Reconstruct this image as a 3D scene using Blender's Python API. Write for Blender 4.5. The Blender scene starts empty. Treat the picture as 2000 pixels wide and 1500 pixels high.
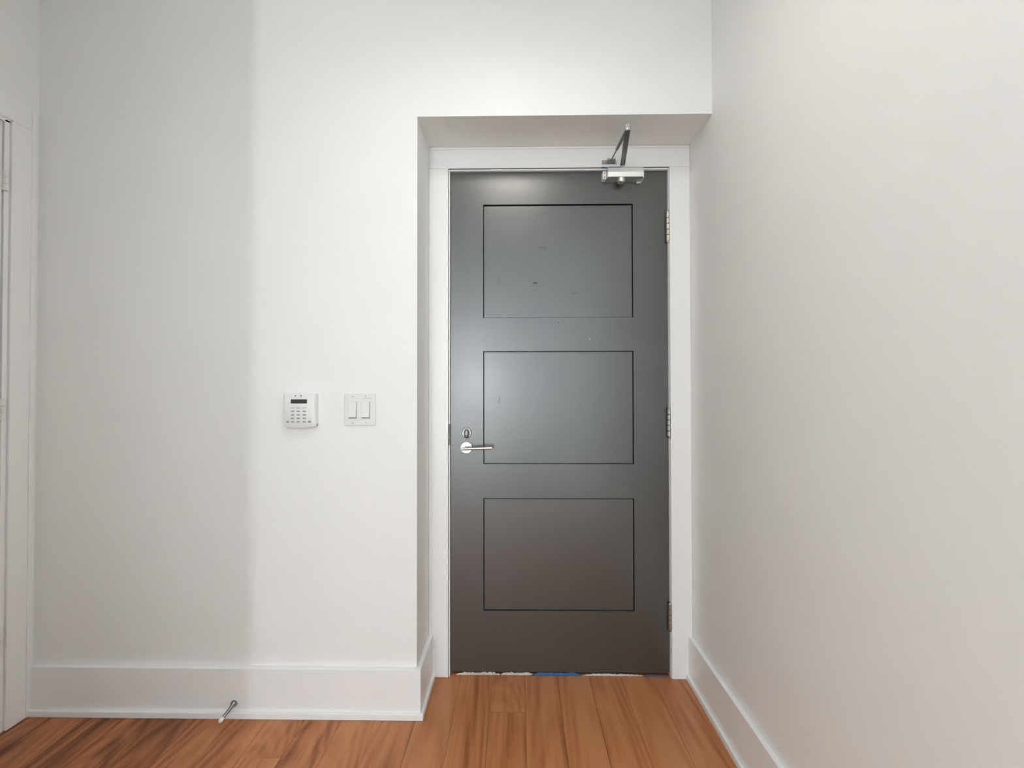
import bpy, bmesh, math, random
from mathutils import Matrix, Vector

random.seed(7)
PI = math.pi
scene = bpy.context.scene
C = scene.collection

# ------------------------------------------------------------------ camera
F_PX, YAW, PITCH, ROLL = 868.18, 0.0147, 0.01192, -0.0015
cam_d = bpy.data.cameras.new('camera')
cam_d.sensor_width = 36.0
cam_d.lens = F_PX / 2000.0 * 36.0
cam_d.clip_start = 0.02
cam = bpy.data.objects.new('camera', cam_d)
C.objects.link(cam)
cam.matrix_world = (Matrix.Translation((0, -1.64437, 1.19898)) @ Matrix.Rotation(YAW, 4, 'Z')
                    @ Matrix.Rotation(PI / 2 + PITCH, 4, 'X') @ Matrix.Rotation(ROLL, 4, 'Z'))
scene.camera = cam

# ------------------------------------------------------------------ world, light, exposure
world = bpy.data.worlds.new('world')
scene.world = world
world.use_nodes = True
world.node_tree.nodes['Background'].inputs[0].default_value = (0.75, 0.86, 1.0, 1)
world.node_tree.nodes['Background'].inputs[1].default_value = 1.0
vs = scene.view_settings
vs.view_transform = 'Standard'
vs.look = 'None'
vs.gamma = 1.0
vs.use_curve_mapping = False
vs.exposure = -0.05
scene.cycles.max_bounces = 16
scene.cycles.diffuse_bounces = 10

FAR_Y, LIV_X, LIV_Y = -11.0, -5.0, -2.50      # far end of the living room, its left side, where the entry opens into it
CEIL = 2.76
FARWINS = [(-2.75, -1.75, 0.45, 2.50), (-1.58, -1.06, 0.06, 2.50)]   # x0, x1, z0, z1: wide window, glazed balcony door
ADDED_SIDEWINS = [(-4.8, -3.1)]  # added side window, unseen, filling the room with bounced daylight
FAR_W, SIDE_FILL_W, LAMP_STR = [24.0, 225.0], 650.0, 18.5


def daylight(name, loc, rot, sx, sy, watts, col):
    d = bpy.data.lights.new(name, 'AREA')
    d.shape = 'RECTANGLE'
    d.size, d.size_y, d.energy, d.color = sx, sy, watts, col
    o = bpy.data.objects.new(name, d)
    C.objects.link(o)
    o.location, o.rotation_euler = loc, rot
    return o


for (x0, x1, z0, z1), w in zip(FARWINS, FAR_W):
    daylight('window_daylight', ((x0 + x1) / 2, FAR_Y - 0.22, (z0 + z1) / 2), (PI / 2, 0, 0), x1 - x0, z1 - z0, w, (0.92, 0.975, 1.0))
for y0, y1 in ADDED_SIDEWINS:
    daylight('window_daylight', (LIV_X - 0.22, (y0 + y1) / 2, 1.45), (PI / 2, 0, -PI / 2), y1 - y0, 2.0, SIDE_FILL_W, (0.77, 0.925, 1.0))  # fill light through the added side window


# ------------------------------------------------------------------ materials
def new_mat(name):
    m = bpy.data.materials.new(name)
    m.use_nodes = True
    return m, m.node_tree, m.node_tree.nodes['Principled BSDF']


def nd(t, typ, **kw):
    n = t.nodes.new(typ)
    for k, v in kw.items():
        setattr(n, k, v)
    return n


def math_n(t, op, a, b=None, clamp=False):
    n = nd(t, 'ShaderNodeMath', operation=op, use_clamp=clamp)
    for i, v in enumerate((a, b)):
        if v is None:
            continue
        if isinstance(v, (int, float)):
            n.inputs[i].default_value = v
        else:
            t.links.new(v, n.inputs[i])
    return n.outputs[0]


def mapped(t, coord, scale):
    mp = nd(t, 'ShaderNodeMapping')
    mp.inputs['Scale'].default_value = scale
    t.links.new(coord, mp.inputs['Vector'])
    return mp.outputs[0]


def noise(t, vec, scale, detail=3, rough=0.5):
    n = nd(t, 'ShaderNodeTexNoise')
    n.inputs['Scale'].default_value = scale
    n.inputs['Detail'].default_value = detail
    n.inputs['Roughness'].default_value = rough
    t.links.new(vec, n.inputs['Vector'])
    return n.outputs['Fac']


def ramp(t, fac, stops):
    r = nd(t, 'ShaderNodeValToRGB')
    e = r.color_ramp.elements
    while len(e) < len(stops):
        e.new(0.5)
    for i, (p, c) in enumerate(stops):
        e[i].position = p
        e[i].color = c if len(c) == 4 else (*c, 1)
    t.links.new(fac, r.inputs[0])
    return r.outputs[0]


def paint(name, col, rough, nscale=0, bump=0.0, var=0.0, rvar=0.0, spec=0.5):
    m, t, b = new_mat(name)
    b.inputs['Base Color'].default_value = (*col, 1)
    b.inputs['Roughness'].default_value = rough
    b.inputs['Specular IOR Level'].default_value = spec
    tc = nd(t, 'ShaderNodeTexCoord').outputs['Object']
    if bump:
        bp = nd(t, 'ShaderNodeBump')
        bp.inputs['Strength'].default_value = bump
        bp.inputs['Distance'].default_value = 0.002
        t.links.new(noise(t, tc, nscale, 4, 0.6), bp.inputs['Height'])
        t.links.new(bp.outputs[0], b.inputs['Normal'])
    if var:
        c2 = [max(0, c - var) for c in col]
        t.links.new(ramp(t, noise(t, tc, 3.0, 4, 0.6), [(0.3, c2), (0.7, col)]), b.inputs['Base Color'])
    if rvar:
        r = ramp(t, noise(t, tc, 9.0, 5, 0.65), [(0.35, (rough - rvar,) * 3), (0.65, (rough + rvar,) * 3)])
        t.links.new(r, b.inputs['Roughness'])
    return m


def metal(name, col, rough, brushed=None):
    m, t, b = new_mat(name)
    b.inputs['Base Color'].default_value = (*col, 1)
    b.inputs['Metallic'].default_value = 1.0
    b.inputs['Roughness'].default_value = rough
    if brushed:
        tc = nd(t, 'ShaderNodeTexCoord').outputs['Object']
        r = ramp(t, noise(t, mapped(t, tc, brushed), 1.0, 3), [(0.3, (rough * .75,) * 3), (0.7, (rough * 1.3,) * 3)])
        t.links.new(r, b.inputs['Roughness'])
    return m


M = {}
M['wall'] = paint('wall_paint', (0.86, 0.86, 0.85), 0.5, 260, 0.10, 0.012)
M['pale_floor'] = paint('pale_greige_floor', (0.24, 0.23, 0.22), 0.4, 0, 0, 0.05)
M['ceil'] = paint('ceiling_paint', (0.88, 0.88, 0.87), 0.8)
M['trim'] = paint('trim_enamel', (0.87, 0.87, 0.87), 0.32)
M['white_leaf'] = paint('white_door_enamel', (0.78, 0.78, 0.775), 0.35)
M['plastic'] = paint('white_plastic', (0.80, 0.80, 0.79), 0.35)
M['plastic2'] = paint('off_white_plastic', (0.78, 0.78, 0.765), 0.3)
M['key'] = paint('grey_rubber_key', (0.33, 0.33, 0.33), 0.6)
M['key_pale'] = paint('pale_grey_key', (0.52, 0.52, 0.51), 0.6)
M['screen'] = paint('dark_display', (0.045, 0.046, 0.045), 0.25)
M['dot'] = paint('dark_lens', (0.04, 0.04, 0.04), 0.4)
M['rocker_line'] = paint('grey_shadow_line', (0.30, 0.30, 0.30), 0.7)  # grey that draws the shadow lines around the switch rockers
M['gap_shade'] = paint('dark_gap_shade', (0.03, 0.03, 0.03), 0.8)  # near-black that puts the shade of joints and gaps into the colour
M['nickel'] = metal('satin_nickel', (0.56, 0.545, 0.51), 0.32, (60, 60, 900))
M['nickel_warm'] = metal('warm_nickel', (0.56, 0.53, 0.45), 0.42)
M['nickel_dull'] = metal('dull_nickel', (0.40, 0.39, 0.37), 0.38)
M['steel'] = metal('dark_steel', (0.30, 0.30, 0.31), 0.38)
M['chrome'] = metal('bright_steel', (0.80, 0.80, 0.80), 0.16)
M['alu'] = metal('silver_aluminium', (0.74, 0.73, 0.69), 0.34)
M['stop_metal'] = metal('dark_chrome', (0.30, 0.30, 0.30), 0.18)
M['bronze'] = metal('strike_metal', (0.20, 0.19, 0.17), 0.4)
M['rubber'] = paint('white_rubber', (0.80, 0.79, 0.75), 0.6)
M['tape_white'] = paint('torn_white_tape', (0.74, 0.70, 0.65), 0.8, 300, 0.5, 0.25)
M['tape_blue'] = paint('torn_blue_tape', (0.085, 0.17, 0.38), 0.8, 300, 0.5, 0.08)
M['residue'] = paint('tape_residue', (0.045, 0.044, 0.042), 0.75)


def door_mat():
    m, t, b = new_mat('charcoal_door_paint')
    tc = nd(t, 'ShaderNodeTexCoord').outputs['Object']
    n1 = noise(t, tc, 7.0, 5, 0.65)
    col = ramp(t, n1, [(0.25, (0.036, 0.0365, 0.034)), (0.75, (0.041, 0.0415, 0.039))])
    t.links.new(col, b.inputs['Base Color'])
    n2 = noise(t, tc, 5.0, 3, 0.5)
    r = ramp(t, n2, [(0.3, (0.29,) * 3), (0.7, (0.31,) * 3)])
    t.links.new(r, b.inputs['Roughness'])
    b.inputs['Specular IOR Level'].default_value = 1.0
    b.inputs['IOR'].default_value = 1.62
    bp = nd(t, 'ShaderNodeBump')
    bp.inputs['Strength'].default_value = 0.05
    bp.inputs['Distance'].default_value = 0.001
    t.links.new(noise(t, tc, 180, 3), bp.inputs['Height'])
    t.links.new(bp.outputs[0], b.inputs['Normal'])
    return m


M['door'] = door_mat()


def wood_mat():
    m, t, b = new_mat('reddish_laminate_wood')
    tc = nd(t, 'ShaderNodeTexCoord').outputs['Object']
    oi = nd(t, 'ShaderNodeObjectInfo')
    sep = nd(t, 'ShaderNodeSeparateColor')
    t.links.new(oi.outputs['Color'], sep.inputs[0])
    tone, s1, s2 = sep.outputs[0], sep.outputs[1], sep.outputs[2]
    off = nd(t, 'ShaderNodeCombineXYZ')
    t.links.new(math_n(t, 'MULTIPLY', s1, 37.0), off.inputs[0])
    t.links.new(math_n(t, 'MULTIPLY', s2, 53.0), off.inputs[1])
    add = nd(t, 'ShaderNodeVectorMath', operation='ADD')
    t.links.new(tc, add.inputs[0])
    t.links.new(off.outputs[0], add.inputs[1])
    v = add.outputs[0]
    sx = nd(t, 'ShaderNodeSeparateXYZ')
    t.links.new(tc, sx.inputs[0])
    # cathedral figure: bands of k*(x-x0)^2 + c*y + wobble
    xc = math_n(t, 'ADD', sx.outputs[0], math_n(t, 'MULTIPLY', math_n(t, 'SUBTRACT', s2, 0.5), 0.12))
    x2 = math_n(t, 'MULTIPLY', math_n(t, 'MULTIPLY', xc, xc), 1500.0)
    yy = math_n(t, 'MULTIPLY', math_n(t, 'ADD', sx.outputs[1], math_n(t, 'MULTIPLY', s1, 3.0)), 13.0)
    wob = math_n(t, 'MULTIPLY', noise(t, mapped(t, v, (16, 2.2, 1)), 1.0, 3, 0.55), 7.0)
    ph = math_n(t, 'ADD', math_n(t, 'ADD', x2, yy), wob)
    band = math_n(t, 'ADD', math_n(t, 'MULTIPLY', math_n(t, 'SINE', ph), 0.5), 0.5)
    streak = noise(t, mapped(t, v, (34, 0.45, 1)), 1.0, 3, 0.55)
    broad = noise(t, mapped(t, v, (9, 0.5, 1)), 1.0, 2, 0.5)
    fine = noise(t, mapped(t, v, (420, 14, 1)), 1.0, 3, 0.6)
    f = math_n(t, 'ADD', math_n(t, 'MULTIPLY', band, 0.15), math_n(t, 'MULTIPLY', streak, 0.80))
    f = math_n(t, 'ADD', f, math_n(t, 'MULTIPLY', broad, 0.60))
    f = math_n(t, 'ADD', f, math_n(t, 'MULTIPLY', fine, 0.20))
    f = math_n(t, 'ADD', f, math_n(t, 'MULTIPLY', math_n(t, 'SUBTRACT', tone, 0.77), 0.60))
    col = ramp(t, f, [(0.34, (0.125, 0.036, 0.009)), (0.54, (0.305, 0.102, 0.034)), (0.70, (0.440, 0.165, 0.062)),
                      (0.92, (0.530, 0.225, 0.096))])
    b.inputs['Specular IOR Level'].default_value = 0.38
    t.links.new(col, b.inputs['Base Color'])
    t.links.new(ramp(t, fine, [(0.3, (0.32,) * 3), (0.7, (0.38,) * 3)]), b.inputs['Roughness'])
    bp = nd(t, 'ShaderNodeBump')
    bp.inputs['Strength'].default_value = 0.06
    bp.inputs['Distance'].default_value = 0.001
    t.links.new(fine, bp.inputs['Height'])
    t.links.new(bp.outputs[0], b.inputs['Normal'])
    return m


M['wood'] = wood_mat()


def glass_mat():
    m, t, b = new_mat('window_glass')
    tr = nd(t, 'ShaderNodeBsdfTransparent')
    gl = nd(t, 'ShaderNodeBsdfGlossy')
    gl.inputs['Roughness'].default_value = 0.02
    mx = nd(t, 'ShaderNodeMixShader')
    mx.inputs[0].default_value = 0.06
    t.links.new(tr.outputs[0], mx.inputs[1])
    t.links.new(gl.outputs[0], mx.inputs[2])
    t.links.new(mx.outputs[0], t.nodes['Material Output'].inputs[0])
    return m


M['glass'] = glass_mat()


def glow_mat():
    m, t, b = new_mat('lit_opal_glass')
    b.inputs['Base Color'].default_value = (0.9, 0.88, 0.84, 1)
    b.inputs['Emission Color'].default_value = (1.0, 0.95, 0.88, 1)
    b.inputs['Emission Strength'].default_value = LAMP_STR
    return m


M['glow'] = glow_mat()


# ------------------------------------------------------------------ mesh helpers
def box(bm, x0, x1, y0, y1, z0, z1, bev=0.0, seg=1):
    r = bmesh.ops.create_cube(bm, size=1.0)
    vsx = r['verts']
    for v in vsx:
        v.co = Vector(((x0 + x1) / 2 + v.co.x * (x1 - x0), (y0 + y1) / 2 + v.co.y * (y1 - y0), (z0 + z1) / 2 + v.co.z * (z1 - z0)))
    if bev:
        eds = list({e for v in vsx for e in v.link_edges})
        bmesh.ops.bevel(bm, geom=eds, offset=bev, segments=seg, profile=0.5, affect='EDGES')


def cyl(bm, p0, p1, r0, r1=None, n=24, cap=True):
    p0, p1 = Vector(p0), Vector(p1)
    r1 = r0 if r1 is None else r1
    d = p1 - p0
    q = d.to_track_quat('Z', 'Y').to_matrix().to_4x4()
    bmesh.ops.create_cone(bm, cap_ends=cap, segments=n, radius1=r0, radius2=r1, depth=d.length,
                          matrix=Matrix.Translation((p0 + p1) / 2) @ q)


def lathe(bm, origin, axis, prof, n=32):
    """prof: list of (radius, height along axis)"""
    q = Vector(axis).to_track_quat('Z', 'Y').to_matrix()
    rings = []
    for r, h in prof:
        if r < 1e-6:
            rings.append([bm.verts.new(Vector(origin) + q @ Vector((0, 0, h)))])
        else:
            rings.append([bm.verts.new(Vector(origin) + q @ Vector((r * math.cos(2 * PI * i / n), r * math.sin(2 * PI * i / n), h))) for i in range(n)])
    for a, b in zip(rings[:-1], rings[1:]):
        for i in range(n):
            j = (i + 1) % n
            if len(a) == 1 and len(b) > 1:
                bm.faces.new((a[0], b[i], b[j]))
            elif len(b) == 1 and len(a) > 1:
                bm.faces.new((a[i], a[j], b[0]))
            elif len(a) > 1:
                bm.faces.new((a[i], a[j], b[j], b[i]))


def prism(bm, pts, fn0, fn1):
    """closed outline pts (2D), two mapping functions giving the 3D end caps"""
    a = [bm.verts.new(fn0(*p)) for p in pts]
    b = [bm.verts.new(fn1(*p)) for p in pts]
    bm.faces.new(a)
    bm.faces.new(list(reversed(b)))
    n = len(pts)
    for i in range(n):
        j = (i + 1) % n
        bm.faces.new((a[j], a[i], b[i], b[j]))


def tube(bm, pts, r, n=10):
    rings = []
    for i, p in enumerate(pts):
        d = (Vector(pts[min(i + 1, len(pts) - 1)]) - Vector(pts[max(i - 1, 0)])).normalized()
        q = d.to_track_quat('Z', 'Y').to_matrix()
        rr = r[i] if isinstance(r, (list, tuple)) else r
        rings.append([bm.verts.new(Vector(p) + q @ Vector((rr * math.cos(2 * PI * k / n), rr * math.sin(2 * PI * k / n), 0))) for k in range(n)])
    for a, b in zip(rings[:-1], rings[1:]):
        for k in range(n):
            bm.faces.new((a[k], a[(k + 1) % n], b[(k + 1) % n], b[k]))
    bm.faces.new(list(reversed(rings[0])))
    bm.faces.new(rings[-1])


def obj(name, bm, mat, parent=None, smooth=False, label=None):
    bmesh.ops.recalc_face_normals(bm, faces=bm.faces)
    me = bpy.data.meshes.new(name)
    bm.to_mesh(me)
    bm.free()
    me.materials.append(M[mat])
    if smooth:
        for p in me.polygons:
            p.use_smooth = True
        me.set_sharp_from_angle(angle=math.radians(40))
    o = bpy.data.objects.new(name, me)
    C.objects.link(o)
    if parent is not None:
        o.parent = parent
        o.matrix_parent_inverse = parent.matrix_world.inverted()
    if label:
        o['label'] = label
    return o


def boxes(name, mat, lst, parent=None, bev=0.0, seg=1, label=None):
    bm = bmesh.new()
    for b in lst:
        box(bm, *b, bev, seg)
    return obj(name, bm, mat, parent, label=label)


def thing(name, loc=(0, 0, 0)):
    o = bpy.data.objects.new(name, None)
    o.empty_display_size = 0.05
    C.objects.link(o)
    o.location = loc
    bpy.context.view_layer.update()
    return o


def tag(o, label, cat, kind=None, group=None):
    o['label'] = label
    o['category'] = cat
    if kind:
        o['kind'] = kind
    if group:
        o['group'] = group
    return o


# ------------------------------------------------------------------ dimensions of the entry
XR, XL, XREV = 0.718, -1.8134, -0.3764      # right wall, left wall, left side of the door recess
ZH = 2.2185                                  # underside of the recess
YC, YD = 0.2138, 0.2332                      # casing face, door face
HALL_X, HALL_Y, HALL2_X = -1.022, -0.92, -1.16                # unseen hall corner by the camera's left shoulder, stepped back to sharpen its shadow

# ------------------------------------------------------------------ setting: shell
tag(boxes('wall_back', 'wall', [
    (XL - 0.1, XREV, 0, 0.36, -0.012, CEIL),
    (XREV, XR, 0, 0.36, ZH, CEIL),
    (XREV, -0.312, YC + 0.0205, 0.36, -0.012, ZH),
    (0.650, XR, YC + 0.0205, 0.36, -0.012, ZH),
    (-0.312, 0.650, YC + 0.0205, 0.36, 2.150, ZH),
    (-0.312, 0.650, 0.30, 0.36, -0.012, 2.150)]),
    'white painted wall with the door recess cut into it', 'wall', 'structure')
tag(boxes('wall_right', 'wall', [(XR, XR + 0.1, FAR_Y, 0.36, -0.012, CEIL)]),
    'long white painted wall to the right of the door', 'wall', 'structure')
LO = (-0.812, -0.1125)                       # opening of the white side door (Y range)
tag(boxes('wall_left', 'wall', [
    (XL - 0.1, XL, LO[1] + 0.002, 0, -0.012, CEIL),
    (XL - 0.1, XL, HALL_Y, LO[0] - 0.002, -0.012, CEIL),
    (XL - 0.1, XL, LO[0] - 0.002, LO[1] + 0.002, 2.163, CEIL)]),
    'white painted side wall around the white door at the left edge', 'wall', 'structure')
tag(boxes('wall_hall', 'wall', [
    (XL - 0.1, HALL_X, HALL_Y - 0.1, HALL_Y, -0.012, CEIL),
    (HALL2_X - 0.1, HALL2_X, LIV_Y, HALL_Y - 0.1, -0.012, CEIL),
    (LIV_X - 0.1, HALL2_X, LIV_Y, LIV_Y + 0.1, -0.012, CEIL)]),
    'white painted hall wall behind the viewer, its corner shaped to sharpen the shadow edge', 'wall', 'structure')
(ga, gb, gc, gd), (wa, wb, wc, wd) = FARWINS
far = [(p, q, FAR_Y - 0.2, FAR_Y, r, t) for p, q, r, t in (
    (LIV_X - 0.1, ga, -0.012, CEIL), (gb, wa, -0.012, CEIL), (wb, XR + 0.1, -0.012, CEIL),
    (wa, wb, -0.012, wc), (wa, wb, wd, CEIL), (ga, gb, -0.012, gc), (ga, gb, gd, CEIL))]
tag(boxes('wall_far', 'wall', far), 'white far wall of the room behind the viewer', 'wall', 'structure')
side = [(LIV_X - 0.2, LIV_X, FAR_Y, LIV_Y, -0.012, 0.45), (LIV_X - 0.2, LIV_X, FAR_Y, LIV_Y, 2.45, CEIL)]
edges = [FAR_Y] + [e for w in sorted(ADDED_SIDEWINS) for e in w] + [LIV_Y]
for i in range(0, len(edges), 2):
    side.append((LIV_X - 0.2, LIV_X, edges[i], edges[i + 1], 0.45, 2.45))
tag(boxes('wall_side', 'wall', side), 'white window wall of the room behind the viewer', 'wall', 'structure')
tag(boxes('ceiling', 'ceil', [(LIV_X - 0.1, XR + 0.1, FAR_Y - 0.2, LIV_Y, CEIL, CEIL + 0.1),
                              (XL - 0.1, XR + 0.1, LIV_Y, 0.36, CEIL, CEIL + 0.1)]),
    'flat white ceiling above the frame', 'ceiling', 'structure')


def window(name, x0, x1, z0, z1, y, axis, label):
    w = 0.05
    lo, hi = y - 0.13, y - 0.07
    if axis == 'y':
        f = lambda a, b, c, d: (a, b, lo, hi, c, d)
        g = (x0 + w, x1 - w, y - 0.105, y - 0.097, z0 + w, z1 - w)
    else:
        f = lambda a, b, c, d: (lo, hi, a, b, c, d)
        g = (y - 0.105, y - 0.097, x0 + w, x1 - w, z0 + w, z1 - w)
    t = tag(boxes(name, 'trim', [f(x0, x0 + w, z0, z1), f(x1 - w, x1, z0, z1), f(x0 + w, x1 - w, z0, z0 + w),
                                 f(x0 + w, x1 - w, z1 - w, z1)]), label, 'window', 'structure')
    boxes('pane', 'glass', [g], t)


window('window_1', *FARWINS[0], FAR_Y, 'y', 'wide white framed window at the far end behind the viewer')
window('window_3', *FARWINS[1], FAR_Y, 'y', 'tall narrow glazed balcony door at the far end behind the viewer')
for i, (a, b) in enumerate(ADDED_SIDEWINS):
    window('window_%d' % (i + 2), a, b, 0.45, 2.45, LIV_X, 'x',
           'added white framed side window behind the viewer, for fill light')

# ------------------------------------------------------------------ floor and planks
floor = tag(boxes('floor', 'wood', [(XL - 0.1, XR, LIV_Y - 0.15, 0.36, -0.03, -0.012)]),
            'reddish brown wood plank floor running towards the door', 'floor', 'structure')
floor.color = (0.5, 0.3, 0.4, 1)
tag(boxes('floor_living', 'pale_floor', [(LIV_X, XR, FAR_Y, LIV_Y - 0.15, -0.03, 0.0)]),
    'pale floor of the room behind the viewer', 'floor', 'structure')
PW, PL = 0.1335, 1.22


def plank_mesh():
    bm = bmesh.new()
    g, c = 0.00025, 0.0006
    x, y = PW / 2 - g, PL / 2 - g
    lo = [bm.verts.new((sx * x, sy * y, -0.012)) for sx, sy in ((-1, -1), (1, -1), (1, 1), (-1, 1))]
    mid = [bm.verts.new((sx * x, sy * y, -c)) for sx, sy in ((-1, -1), (1, -1), (1, 1), (-1, 1))]
    top = [bm.verts.new((sx * (x - c), sy * (y - c), 0)) for sx, sy in ((-1, -1), (1, -1), (1, 1), (-1, 1))]
    bm.faces.new(top)
    bm.faces.new(list(reversed(lo)))
    for a, b in ((lo, mid), (mid, top)):
        for i in range(4):
            bm.faces.new((a[i], a[(i + 1) % 4], b[(i + 1) % 4], b[i]))
    me = bpy.data.meshes.new('plank')
    bm.to_mesh(me)
    bm.free()
    me.materials.append(M['wood'])
    return me


pm = plank_mesh()
rng = random.Random(11)
joints = {-1: 0.0205, -7: -0.194}
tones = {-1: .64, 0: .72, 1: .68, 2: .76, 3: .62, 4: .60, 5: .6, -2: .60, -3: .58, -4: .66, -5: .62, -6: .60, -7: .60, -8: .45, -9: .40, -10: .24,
         -11: .26, -12: .12, -13: .22, -14: .20}  # left-hand planks darkened, putting the alcove's shade into their tone
for k in range(-14, 6):
    x0, x1 = 0.0245 + k * PW, 0.0245 + (k + 1) * PW
    xa, xb = max(x0, XL), min(x1, XR)
    if xb - xa < 0.01:
        continue
    y_end = 0.29 if x1 > XREV - 0.01 else 0.0
    y_start = LIV_Y - 0.15 if xb > HALL_X else HALL_Y
    j = joints.get(k)
    if j is None:
        j = -0.30 - rng.random() * 0.58
    cuts = [j]
    while cuts[0] > y_start:
        cuts.insert(0, cuts[0] - PL)
    while cuts[-1] < y_end:
        cuts.append(cuts[-1] + PL)
    for a, b in zip(cuts[:-1], cuts[1:]):
        ya, yb = max(a, y_start), min(b, y_end)
        if yb - ya < 0.01:
            continue
        o = bpy.data.objects.new('plank', pm)
        C.objects.link(o)
        o.parent = floor
        o.location = ((xa + xb) / 2, (ya + yb) / 2, 0)
        o.scale = ((xb - xa) / PW, (yb - ya) / PL, 1)
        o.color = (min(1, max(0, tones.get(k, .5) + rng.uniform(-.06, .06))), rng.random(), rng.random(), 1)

# ------------------------------------------------------------------ baseboards
BT, BH, ST, SH = 0.018, 0.177, 0.011, 0.0225


def baseboard(name, label, bb, sb):
    o = tag(boxes(name, 'trim', [bb], bev=0.0016, seg=2), label, 'baseboard', 'structure')
    boxes('shoe_molding', 'trim', [sb], o, bev=0.0016, seg=2)
    return o


baseboard('baseboard_back', 'tall white baseboard under the keypad and the light switches',
          (XL + 0.0005, XREV + BT, -BT, -0.0005, 0.0005, BH), (XL + 0.0005, XREV + BT + ST, -BT - ST, -BT, 0.0005, SH))
baseboard('baseboard_recess', 'short white baseboard on the left side of the door recess',
          (XREV + 0.0005, XREV + BT, 0, YC - 0.0005, 0.0005, BH), (XREV + BT, XREV + BT + ST, -BT, YC - 0.0005, 0.0005, SH))
baseboard('baseboard_right', 'tall white baseboard along the right wall',
          (XR - BT, XR - 0.0005, -4.0, YC - 0.0005, 0.0005, BH), (XR - BT - ST, XR - BT, -4.0, YC - 0.0005, 0.0005, SH))

# ------------------------------------------------------------------ trim around the charcoal door
CXL, CXR, CZT = -0.2950, 0.6322, 2.1291
tr = tag(thing('trim_1', (0.17, YC, 0)), 'white flat casing filling the recess around the charcoal door', 'door casing', 'structure')
boxes('casing_board', 'trim', [(XREV + 0.0008, CXL, YC, YC + 0.02, 0.0008, CZT)], tr, 0.0012)
boxes('casing_board', 'trim', [(CXR, XR - 0.0008, YC, YC + 0.02, 0.0008, CZT)], tr, 0.0012)
boxes('casing_board', 'trim', [(XREV + 0.0008, XR - 0.0008, YC, YC + 0.02, CZT + 0.0004, ZH - 0.0008)], tr, 0.0012)
boxes('caulk_bead', 'trim', [(XREV + 0.002, XR - 0.002, YC - 0.004, YC, ZH - 0.011, ZH - 0.001)], tr, 0.0015)
# jamb strips, set back a little behind the casing, with dark strips painting the joint's shade
JF = YC + 0.0050
boxes('jamb', 'trim', [(-0.2930, -0.2884, JF, 0.285, 0.0008, 2.1290)], tr, 0.0006)
boxes('jamb', 'trim', [(0.6288, 0.6304, JF, 0.285, 0.0008, 2.1290)], tr, 0.0004)
boxes('jamb', 'trim', [(-0.2884, 0.6288, JF, YD - 0.0010, 2.1212, 2.1272)], tr, 0.0006)
boxes('jamb', 'trim', [(-0.2884, 0.6288, JF, 0.285, 2.1274, 2.1300)], tr)
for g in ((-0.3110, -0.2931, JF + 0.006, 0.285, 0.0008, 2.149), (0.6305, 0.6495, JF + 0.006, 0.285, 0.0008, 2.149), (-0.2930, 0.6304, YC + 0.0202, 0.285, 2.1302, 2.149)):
    boxes('joint_shade_strip', 'gap_shade', [g], tr)
boxes('joint_shade_strip', 'gap_shade', [(-0.2930, 0.6304, JF - 0.003, JF - 0.0002, 2.1276, 2.1288)], tr)
boxes('strike_plate', 'bronze', [(-0.2925, -0.2880, JF - 0.006, JF + 0.004, 0.967, 1.054)], tr, 0.0008, label='dark metal strike plate')
for a, b, z in ((0.350, 0.372, 2.1265), (0.378, 0.432, 2.1272)):
    boxes('tape_scrap', 'tape_blue', [(a, b, YC - 0.0012, YC + 0.004, z, z + 0.0035)], tr, label='scrap of blue tape')

# ------------------------------------------------------------------ charcoal door
DX0, DX1, DZ0, DZ1 = -0.2868, 0.6265, 0.0150, 2.1258
PX0, PX1 = -0.1490, 0.4842
PZ = [(0.2685, 0.7400), (0.8840, 1.3608), (1.5015, 1.9835)]
YB = YD + 0.045
dr = tag(thing('door_1', (0.17, YD, 0)), 'charcoal grey three panel entry door in the recess', 'door', 'structure')
boxes('stile', 'door', [(DX0, PX0, YD, YB, DZ0, DZ1)], dr)
boxes('stile', 'door', [(PX1, DX1, YD, YB, DZ0, DZ1)], dr)
rz = [DZ0] + [z for p in PZ for z in p] + [DZ1]
for i in range(0, 8, 2):
    boxes('rail', 'door', [(PX0, PX1, YD, YB, rz[i], rz[i + 1])], dr)
for z0, z1 in PZ:
    g = 0.0024
    # the recessed panel, a narrow groove around it
    bm = bmesh.new()
    box(bm, PX0 + g, PX1 - g, YD + 0.0075, YB - 0.004, z0 + 0.0012, z1 - 0.0034, 0.0012)
    box(bm, PX0, PX1, YB - 0.012, YB - 0.005, z0, z1)
    obj('panel', bm, 'door', dr)

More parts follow.
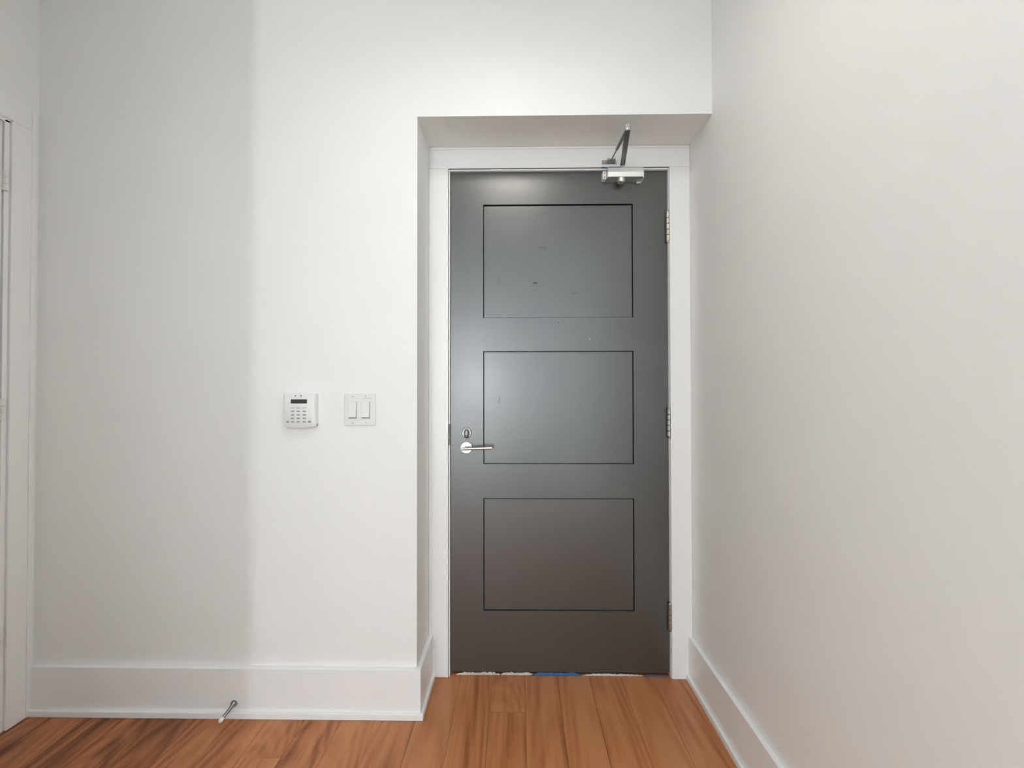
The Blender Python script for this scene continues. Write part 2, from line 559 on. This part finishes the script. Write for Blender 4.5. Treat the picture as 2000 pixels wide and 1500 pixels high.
# hinges
for z0, z1, mt, lab in ((1.813, 1.947, 'nickel_warm', 'upper hinge in warm nickel'), (0.9957, 1.1217, 'nickel_dull', None), (0.193, 0.3135, 'nickel_dull', None)):
    x, y, r = 0.6275, YD - 0.012, 0.0086
    h = boxes('hinge', 'gap_shade', [(x - 0.0085, x + 0.004, YD - 0.003, YD + 0.001, z0 + 0.002, z1 - 0.002)], dr, label=lab)  # hinge leaf coloured near-black to read as the shaded door gap
    n = 5
    seg = (z1 - z0 - 0.014) / n
    for i in range(n):
        bm = bmesh.new()
        a = z0 + 0.007 + i * seg
        lathe(bm, (x, y, a), (0, 0, 1), [(0, 0.0009), (r - 0.001, 0.0009), (r, 0.0018), (r, seg - 0.0018), (r - 0.001, seg - 0.0009), (0, seg - 0.0009)], 20)
        obj('knuckle', bm, mt, h, True)
    bm = bmesh.new()
    lathe(bm, (x, y, z1 - 0.0075), (0, 0, 1), [(0, 0), (r * .8, 0), (r * .8, 0.004), (r * .5, 0.0075), (0, 0.0075)], 20)
    lathe(bm, (x, y, z0 + 0.0075), (0, 0, -1), [(0, 0), (r * .8, 0), (r * .8, 0.004), (r * .5, 0.0075), (0, 0.0075)], 20)
    obj('pin_cap', bm, mt, h, True)

# lever handle
hx, hz = -0.2197, 0.9537
bm = bmesh.new()
lathe(bm, (hx, YD, hz), (0, -1, 0), [(0, 0), (0.0255, 0), (0.0255, 0.006), (0.0240, 0.0078), (0, 0.0078)], 40)
lh = obj('door_handle', bm, 'nickel', dr, True, 'satin nickel lever handle')
bm = bmesh.new()
cyl(bm, (hx - 0.004, YD - 0.007, hz), (hx - 0.004, YD - 0.052, hz), 0.0075)
obj('spindle', bm, 'nickel', lh, True)
bm = bmesh.new()
tube(bm, [(-0.2345, YD - 0.05, 0.9537), (-0.2335, YD - 0.05, 0.9537), (-0.110, YD - 0.05, 0.9577), (-0.1090, YD - 0.05, 0.9577)], [0.0050, 0.0060, 0.0060, 0.0050], 20)
obj('lever', bm, 'nickel', lh, True)

# dead bolt with its thumb turn
bx_, bz_ = -0.2183, 1.0161
bm = bmesh.new()
lathe(bm, (bx_, YD, bz_), (0, -1, 0), [(0, 0), (0.0200, 0), (0.0200, 0.004), (0.0185, 0.0062), (0.0150, 0.0055), (0, 0.0055)], 40)
for v in bm.verts:
    v.co.z = bz_ + (v.co.z - bz_) * 1.14
db = obj('deadbolt', bm, 'nickel', dr, True, 'satin nickel dead bolt')
bm = bmesh.new()
bmesh.ops.create_uvsphere(bm, u_segments=24, v_segments=14, radius=1.0,
                          matrix=Matrix.Translation((bx_ - 0.0005, YD - 0.0135, bz_ - 0.0035)) @ Matrix.Diagonal((0.0118, 0.0130, 0.0195, 1)))
obj('thumb_turn', bm, 'nickel_dull', db, True)

# peep hole, pin
bm = bmesh.new()
lathe(bm, (0.1697, YD, 1.4828), (0, -1, 0), [(0, 0), (0.0068, 0), (0.0068, 0.002), (0.0058, 0.0035), (0.0040, 0.0035), (0.0040, 0.0005), (0, 0.0005)], 24)
pp = obj('peephole', bm, 'steel', dr, True, 'small metal peephole')
bm = bmesh.new()
lathe(bm, (0.1697, YD - 0.0006, 1.4828), (0, -1, 0), [(0, 0), (0.0040, 0), (0.0032, 0.0015), (0, 0.002)], 16)
obj('lens', bm, 'dot', pp, True)
bm = bmesh.new()
lathe(bm, (0.3011, YD, 1.4109), (0, -1, 0), [(0, 0), (0.0022, 0), (0.0016, 0.0015), (0, 0.002)], 12)
obj('pin_head', bm, 'rubber', dr, True, label='tiny pale pin head')

# faint residue where tape was pulled off
yp = YD + 0.0075


def residue(parts):
    bm = bmesh.new()
    for x0, x1, z0, z1 in parts:
        box(bm, x0, x1, yp - 0.0003, yp + 0.0005, z0, z1)
    obj('tape_residue', bm, 'residue', dr, label='faint dark tape residue')


residue([(0.084, 0.098, 1.8015, 1.8030), (0.0985, 0.1055, 1.7975, 1.7990), (0.104, 0.118, 1.8005, 1.8020), (0.1115, 0.1130, 1.7940, 1.8010),
         (0.118, 0.1205, 1.7945, 1.7990), (0.100, 0.1065, 1.7935, 1.7945), (0.0975, 0.099, 1.7985, 1.8020)])
residue([(0.064, 0.0795, 1.6480, 1.6530), (0.0640, 0.0650, 1.629, 1.648), (0.0785, 0.0795, 1.629, 1.648), (0.062, 0.084, 1.6195, 1.6203)])
residue([(0.224, 0.238, 1.6045, 1.6065), (0.238, 0.252, 1.6060, 1.6078)])
residue([(0.257, 0.277, 1.7835, 1.7845)])
residue([(-0.083, -0.0815, 1.650, 1.672)])


def scuff(pts):
    bm = bmesh.new()
    for (xa, za), (xb, zb) in zip(pts[:-1], pts[1:]):
        d = Vector((xb - xa, 0, zb - za)).normalized() * 0.0009
        n = Vector((-d.z, 0, d.x))
        prism(bm, [(xa + n.x, za + n.z), (xb + n.x, zb + n.z), (xb - n.x, zb - n.z), (xa - n.x, za - n.z)],
              lambda x, z: Vector((x, yp - 0.0003, z)), lambda x, z: Vector((x, yp + 0.0004, z)))
    obj('scuff_mark', bm, 'residue', dr, label='thin scuff mark')


scuff([(-0.0795, 1.166), (-0.082, 1.153), (-0.086, 1.140)])


# torn tape left under the door
def torn(x0, x1, mat, label, seed, z0=0.0012, zt=0.0150):
    r = random.Random(seed)
    n = max(3, int((x1 - x0) / 0.006))
    bm = bmesh.new()
    top, bot = [], []
    for i in range(n + 1):
        x = x0 + (x1 - x0) * i / n
        edge = min(1.0, 4.0 * min(i, n - i) / n + 0.35)
        top.append((x, z0 + (zt - z0) * edge * r.uniform(0.62, 1.0)))
        bot.append((x, z0 + r.uniform(0, 0.0014)))
    prism(bm, bot + list(reversed(top)), lambda x, z: Vector((x, YD - 0.0022, z)), lambda x, z: Vector((x, YD - 0.0004, z)))
    obj('torn_tape', bm, mat, dr, label=label)


torn(-0.262, -0.075, 'tape_white', 'torn white tape under the door', 1)
torn(-0.080, 0.062, 'tape_white', 'torn white tape under the door', 2)
torn(0.050, 0.265, 'tape_blue', 'torn blue tape under the door', 3)
torn(0.262, 0.520, 'tape_white', 'torn white tape under the door', 4, zt=0.0115)
torn(0.515, 0.618, 'tape_blue', 'torn blue tape under the door', 5, zt=0.008)

# ------------------------------------------------------------------ door closer
dc = tag(thing('door_closer', (0.44, YD, 2.07)), 'silver hydraulic door closer with folded arm on top of the charcoal door', 'door closer')
bm = bmesh.new()
prism(bm, [(YD - 0.001, 2.108), (YD - 0.060, 2.108), (YD - 0.060, 2.089), (YD - 0.054, 2.072), (YD - 0.001, 2.072)],
      lambda y, z: Vector((0.368, y, z)), lambda y, z: Vector((0.5135, y, z)))
bmesh.ops.bevel(bm, geom=list(bm.edges), offset=0.0012, segments=1, affect='EDGES')
obj('body', bm, 'alu', dc)
bm = bmesh.new()
box(bm, 0.3515, 0.3672, YD - 0.034, YD - 0.001, 2.073, 2.106, 0.002)
lb = obj('mounting_bracket', bm, 'plastic2', dc)
for z in (2.081, 2.097):
    bm = bmesh.new()
    lathe(bm, (0.3592, YD - 0.0335, z), (0, -1, 0), [(0, 0), (0.0042, 0), (0.0035, 0.0012), (0, 0.0014)], 14)
    obj('screw', bm, 'nickel_dull', lb, True)
bm = bmesh.new()
prism(bm, [(YD - 0.001, 2.100), (YD - 0.052, 2.100), (YD - 0.050, 2.071), (YD - 0.020, 2.068), (YD - 0.001, 2.066)],
      lambda y, z: Vector((0.5142, y, z)), lambda y, z: Vector((0.5180, y, z)))
box(bm, 0.499, 0.5180, YD - 0.012, YD - 0.001, 2.0665, 2.0715, 0.001)
obj('mounting_bracket', bm, 'plastic2', dc)
bm = bmesh.new()
lathe(bm, (0.4270, YD - 0.036, 2.0725), (0, 0, -1), [(0, 0), (0.0165, 0), (0.0165, 0.012), (0.0150, 0.0165), (0.0110, 0.019), (0, 0.020)], 32)
obj('pinion_cap', bm, 'alu', dc, True)
pin_xy = Vector((0.4335, YD - 0.038))
elb = Vector((0.3945, -0.046))
ZA = 2.130
bm = bmesh.new()
lathe(bm, (pin_xy.x, pin_xy.y, 2.108), (0, 0, 1), [(0, 0), (0.0095, 0), (0.0095, 0.017), (0, 0.017)], 24)
obj('pinion', bm, 'chrome', dc, True)
d2 = (elb - pin_xy).normalized()
nrm = Vector((-d2.y, d2.x))
a0 = pin_xy - d2 * 0.010
a1 = elb + d2 * 0.010
bm = bmesh.new()
w0, w1 = 0.0098, 0.0098
outl = [a0 + nrm * w0, a1 + nrm * w1, a1 - nrm * w1, a0 - nrm * w0]
prism(bm, [(p.x, p.y) for p in outl], lambda x, y: Vector((x, y, ZA - 0.003)), lambda x, y: Vector((x, y, ZA + 0.003)))
bmesh.ops.bevel(bm, geom=list(bm.edges), offset=0.0012, segments=1, affect='EDGES')
arm = obj('main_arm', bm, 'steel', dc)
bm = bmesh.new()
lathe(bm, (elb.x, elb.y, ZA + 0.003), (0, 0, 1), [(0, 0), (0.0082, 0), (0.0082, 0.016), (0.0062, 0.019), (0, 0.019)], 24)
obj('elbow_pin', bm, 'chrome', arm, True)
# forearm: tube, then a threaded rod to the shoe on the casing
foot = Vector((0.3865, YC - 0.020, 2.1495))
top = Vector((elb.x, elb.y, ZA + 0.0085))
knee = top.lerp(foot, 0.62)
bm = bmesh.new()
cyl(bm, top, knee, 0.0068, 0.0058, 16)
fa = obj('forearm', bm, 'steel', dc, True)
bm = bmesh.new()
tube(bm, [knee.lerp(foot, t) for t in [i / 24 for i in range(25)]], [0.0034 if i % 2 else 0.0026 for i in range(25)], 10)
obj('threaded_rod', bm, 'nickel_dull', fa, True)
bm = bmesh.new()
box(bm, 0.3515, 0.4100, YC - 0.0035, YC - 0.0002, 2.1415, 2.1580, 0.001)
box(bm, 0.372, 0.3745, YC - 0.027, YC - 0.003, 2.1430, 2.1565, 0.0008)
box(bm, 0.3985, 0.4010, YC - 0.027, YC - 0.003, 2.1430, 2.1565, 0.0008)
sh = obj('shoe_bracket', bm, 'nickel_dull', dc)
bm = bmesh.new()
cyl(bm, (0.370, YC - 0.020, 2.1495), (0.403, YC - 0.020, 2.1495), 0.0042, n=16)
obj('shoe_pin', bm, 'steel', sh, True)
bm = bmesh.new()
lathe(bm, (0.3600, YC - 0.0034, 2.1495), (0, -1, 0), [(0, 0), (0.0045, 0), (0.0038, 0.0014), (0, 0.0016)], 14)
obj('screw', bm, 'chrome', sh, True)

# ------------------------------------------------------------------ white door at the left edge
LY0, LY1 = LO
trl = tag(thing('trim_2', (XL, -0.49, 0)), 'white flat casing of the side door at the left edge', 'door casing', 'structure')
cf = XL + 0.011
boxes('casing_board', 'trim', [(XL + 0.0004, cf, -0.0955, -0.0325, 0.0008, 2.160)], trl, 0.0012)
boxes('casing_edge', 'trim', [(XL + 0.0004, cf + 0.002, -0.0322, -0.0300 + 0.012, 0.0008, 2.244)], trl, 0.0012)
boxes('casing_board', 'trim', [(XL + 0.0004, cf, -0.9130, -0.0325, 2.1604, 2.244)], trl, 0.0012)
boxes('casing_board', 'trim', [(XL + 0.0004, cf, -0.9130, -0.8290, 0.0008, 2.160)], trl, 0.0012)
boxes('jamb', 'trim', [(XL - 0.095, XL + 0.0035, LY1 - 0.001, -0.0990, 0.0008, 2.1560)], trl, 0.0008)
boxes('jamb', 'trim', [(XL - 0.095, XL + 0.0035, -0.8250, LY0, 0.0008, 2.1560)], trl, 0.0008)
boxes('jamb', 'trim', [(XL - 0.095, XL + 0.0035, -0.8250, -0.0990, 2.1480, 2.1615)], trl, 0.0008)
d2o = tag(thing('door_2', (XL, -0.49, 0)), 'white side door with painted hinges, cut by the left edge', 'door', 'structure')
boxes('leaf', 'white_leaf', [(XL - 0.038, XL + 0.001, LY0 + 0.003, LY1 - 0.0055, 0.010, 2.1450)], d2o, 0.0015)
boxes('stop_strip', 'gap_shade', [(XL - 0.05, XL - 0.039, LY1 - 0.02, LY1 - 0.001, 0.010, 2.1450)], d2o)  # near-black strip, painting the slit beside the leaf as shaded
for z0, z1 in ((1.9004, 1.973), (1.0938, 1.1697), (0.2979, 0.3771)):
    x, y, r = XL + 0.0095, LY1 - 0.0015, 0.0078
    h = boxes('hinge', 'plastic2', [(XL + 0.0008, XL + 0.0035, y - 0.022, y, z0 + 0.002, z1 - 0.002)], d2o)
    seg = (z1 - z0) / 3
    for i in range(3):
        bm = bmesh.new()
        lathe(bm, (x, y, z0 + i * seg), (0, 0, 1), [(0, 0.0004), (r - 0.0008, 0.0004), (r, 0.0012), (r, seg - 0.0012), (r - 0.0008, seg - 0.0004), (0, seg - 0.0004)], 20)
        obj('knuckle', bm, 'plastic2', h, True)

# ------------------------------------------------------------------ alarm keypad
kp = tag(thing('alarm_keypad', (-0.805, 0, 1.12)), 'white alarm keypad with small dark display on the wall', 'keypad')
KX0, KX1, KZ0, KZ1 = -0.8648, -0.7452, 1.0545, 1.1835


def kp_outline(inset=0.0):
    pts = []
    w = (KX1 - KX0) / 2 - inset
    cx = (KX0 + KX1) / 2
    for i in range(13):                                     # arched top
        u = -1 + 2 * i / 12
        pts.append((cx + u * w, KZ1 - inset + 0.0052 * (0.5 + 0.5 * math.cos(PI * min(1.0, abs(u) / 0.85)))))
    r = 0.016 - inset
    for a in range(0, 7):                                   # lower right corner
        t = a / 6 * PI / 2
        pts.append((cx + w - r + r * math.cos(t), KZ0 + inset + 0.003 + r - r * math.sin(t)))
    for i in range(1, 8):                                   # bowed lower edge
        u = 1 - 2 * i / 8
        pts.append((cx + u * (w - r), KZ0 + inset + 0.003 * u * u))
    for a in range(0, 7):
        t = a / 6 * PI / 2
        pts.append((cx - w + r - r * math.sin(t), KZ0 + inset + 0.003 + r - r * math.cos(t)))
    return pts


bm = bmesh.new()
layers = [(0.0, -0.0003), (0.0, -0.016), (0.0022, -0.0215), (0.0060, -0.0245)]
rings = [[bm.verts.new(Vector((x, y, z))) for x, z in kp_outline(i)] for i, y in layers]
for a, b in zip(rings[:-1], rings[1:]):
    n = len(a)
    for i in range(n):
        bm.faces.new((a[i], a[(i + 1) % n], b[(i + 1) % n], b[i]))
bm.faces.new(rings[-1])
bm.faces.new(list(reversed(rings[0])))
kb = obj('body', bm, 'plastic', kp, True)
boxes('seam_latch', 'key', [(KX1 - 0.0020, KX1 + 0.0008, -0.011, -0.004, 1.064, 1.074)], kp, 0.0004)
boxes('display', 'screen', [(-0.8355, -0.7759, -0.0252, -0.0240, 1.1482, 1.1633)], kp, label='dark display')
boxes('indicator_window', 'rubber', [(-0.8440, -0.8380, -0.0252, -0.0240, 1.1490, 1.1570)], kp, 0.0004)
for x in (-0.8185, -0.7982):
    bm = bmesh.new()
    lathe(bm, (x, -0.0243, 1.1758), (0, -1, 0), [(0, 0), (0.0027, 0), (0.0022, 0.0009), (0, 0.0011)], 14)
    obj('indicator_light', bm, 'dot', kp, True)


def key(x, z, w, h, mat):
    bm = bmesh.new()
    box(bm, x - w / 2, x + w / 2, -0.0256, -0.0242, z - h / 2, z + h / 2, 0.0006)
    obj('key', bm, mat, kp)


for x in (-0.8291, -0.8077, -0.7855):
    key(x, 1.1318, 0.0160, 0.0042, 'key_pale')
    for z in (1.1193, 1.1066, 1.0937, 1.0809):
        key(x, z, 0.0128, 0.0050, 'key')
for x in (-0.8470, -0.7660):
    key(x, 1.0809, 0.0098, 0.0078, 'key')

# ------------------------------------------------------------------ double light switch
sw = tag(thing('light_switch', (-0.588, 0, 1.125)), 'white double rocker light switch beside the door recess', 'light switch')
SX0, SX1, SZ0, SZ1 = -0.6472, -0.5290, 1.0658, 1.1836
bm = bmesh.new()
outer, inner = [], []
box(bm, SX0, SX1, -0.0058, -0.0003, SZ0, SZ1, 0.0028, 2)
obj('cover_plate', bm, 'plastic2', sw)
for x0, x1 in ((-0.6312, -0.5972), (-0.5822, -0.5482)):
    zc = (1.0905 + 1.1560) / 2
    boxes('rocker_frame', 'plastic2', [(x0, x0 + 0.0016, -0.0068, -0.005, 1.0905, 1.1560), (x1 - 0.0016, x1, -0.0068, -0.005, 1.0905, 1.1560),
                                       (x0, x1, -0.0068, -0.005, 1.1544, 1.1560), (x0, x1, -0.0068, -0.005, 1.0905, 1.0921)], sw)
    boxes('rocker_shade', 'rocker_line', [(x0 + 0.0022, x1 - 0.0022, -0.0064, -0.0050, 1.0921, 1.0956), (x1 - 0.0034, x1 - 0.0020, -0.0064, -0.0050, 1.0956, 1.1544)], sw)  # grey strips painting the shadow under and beside the rocker
    bm = bmesh.new()
    prism(bm, [(-0.0050, 1.0962), (-0.0125, 1.0962), (-0.0128, 1.0972), (-0.0085, zc), (-0.0072, 1.1525), (-0.0050, 1.1535)],
          lambda y, z: Vector((x0 + 0.0026, y, z)), lambda y, z: Vector((x1 - 0.0036, y, z)))
    obj('rocker', bm, 'plastic', sw)
for x, z in ((-0.6142, 1.1725), (-0.5652, 1.1735), (-0.6142, 1.0752), (-0.5652, 1.0757)):
    bm = bmesh.new()
    lathe(bm, (x, -0.0057, z), (0, -1, 0), [(0, 0), (0.0030, 0), (0.0024, 0.0007), (0, 0.0008)], 14)
    s = obj('screw', bm, 'key_pale', sw, True)
boxes('printed_line', 'key', [(-0.5775 + i * 0.0048, -0.5775 + i * 0.0048 + (0.0036 if i % 3 else 0.0043), -0.00595, -0.0055, 1.1655, 1.1671) for i in range(7)], sw)

# ------------------------------------------------------------------ spring door stop
ds = tag(thing('door_stop', (-1.0425, -BT, 0.0515)), 'metal spring door stop with white tip on the baseboard', 'door stop')
p0, p1 = Vector((-1.0425, -BT, 0.0515)), Vector((-1.0435, -0.0900, 0.0425))
ax = (p1 - p0).normalized()
bm = bmesh.new()
lathe(bm, p0, ax, [(0, 0), (0.0120, 0), (0.0122, 0.004), (0.0105, 0.008), (0.0075, 0.014), (0.0055, 0.020), (0, 0.021)], 24)
obj('base', bm, 'stop_metal', ds, True)
q = ax.to_track_quat('Z', 'Y').to_matrix()
pts = []
turns, L = 17, 0.050
for i in range(turns * 12 + 1):
    a = 2 * PI * i / 12
    h = 0.016 + L * i / (turns * 12)
    pts.append(p0 + q @ Vector((0.0046 * math.cos(a), 0.0046 * math.sin(a), h)))
bm = bmesh.new()
tube(bm, pts, 0.0013, 6)
obj('spring', bm, 'stop_metal', ds, True)
bm = bmesh.new()
lathe(bm, p0 + ax * 0.064, ax, [(0, 0), (0.0058, 0), (0.0068, 0.003), (0.0068, 0.012), (0.0050, 0.0155), (0, 0.016)], 20)
obj('tip', bm, 'rubber', ds, True, label='white rubber tip')

# ------------------------------------------------------------------ ceiling lamp of the entry (above the frame)
cl = tag(thing('ceiling_lamp', (-0.05, -0.86, CEIL)), 'round flush ceiling lamp with warm opal glass above the viewer', 'ceiling lamp')
bm = bmesh.new()
lathe(bm, (-0.05, -0.86, CEIL), (0, 0, -1), [(0, 0.0005), (0.220, 0.0005), (0.226, 0.010), (0.226, 0.108), (0.220, 0.112), (0.210, 0.108), (0.206, 0.012), (0, 0.012)], 40)
obj('lamp_base', bm, 'trim', cl, True)
bm = bmesh.new()
lathe(bm, (-0.05, -0.86, CEIL), (0, 0, -1), [(0, 0.0125), (0.200, 0.0125), (0.200, 0.024), (0.190, 0.030), (0, 0.032)], 40)
obj('lamp_shade', bm, 'glow', cl, True)
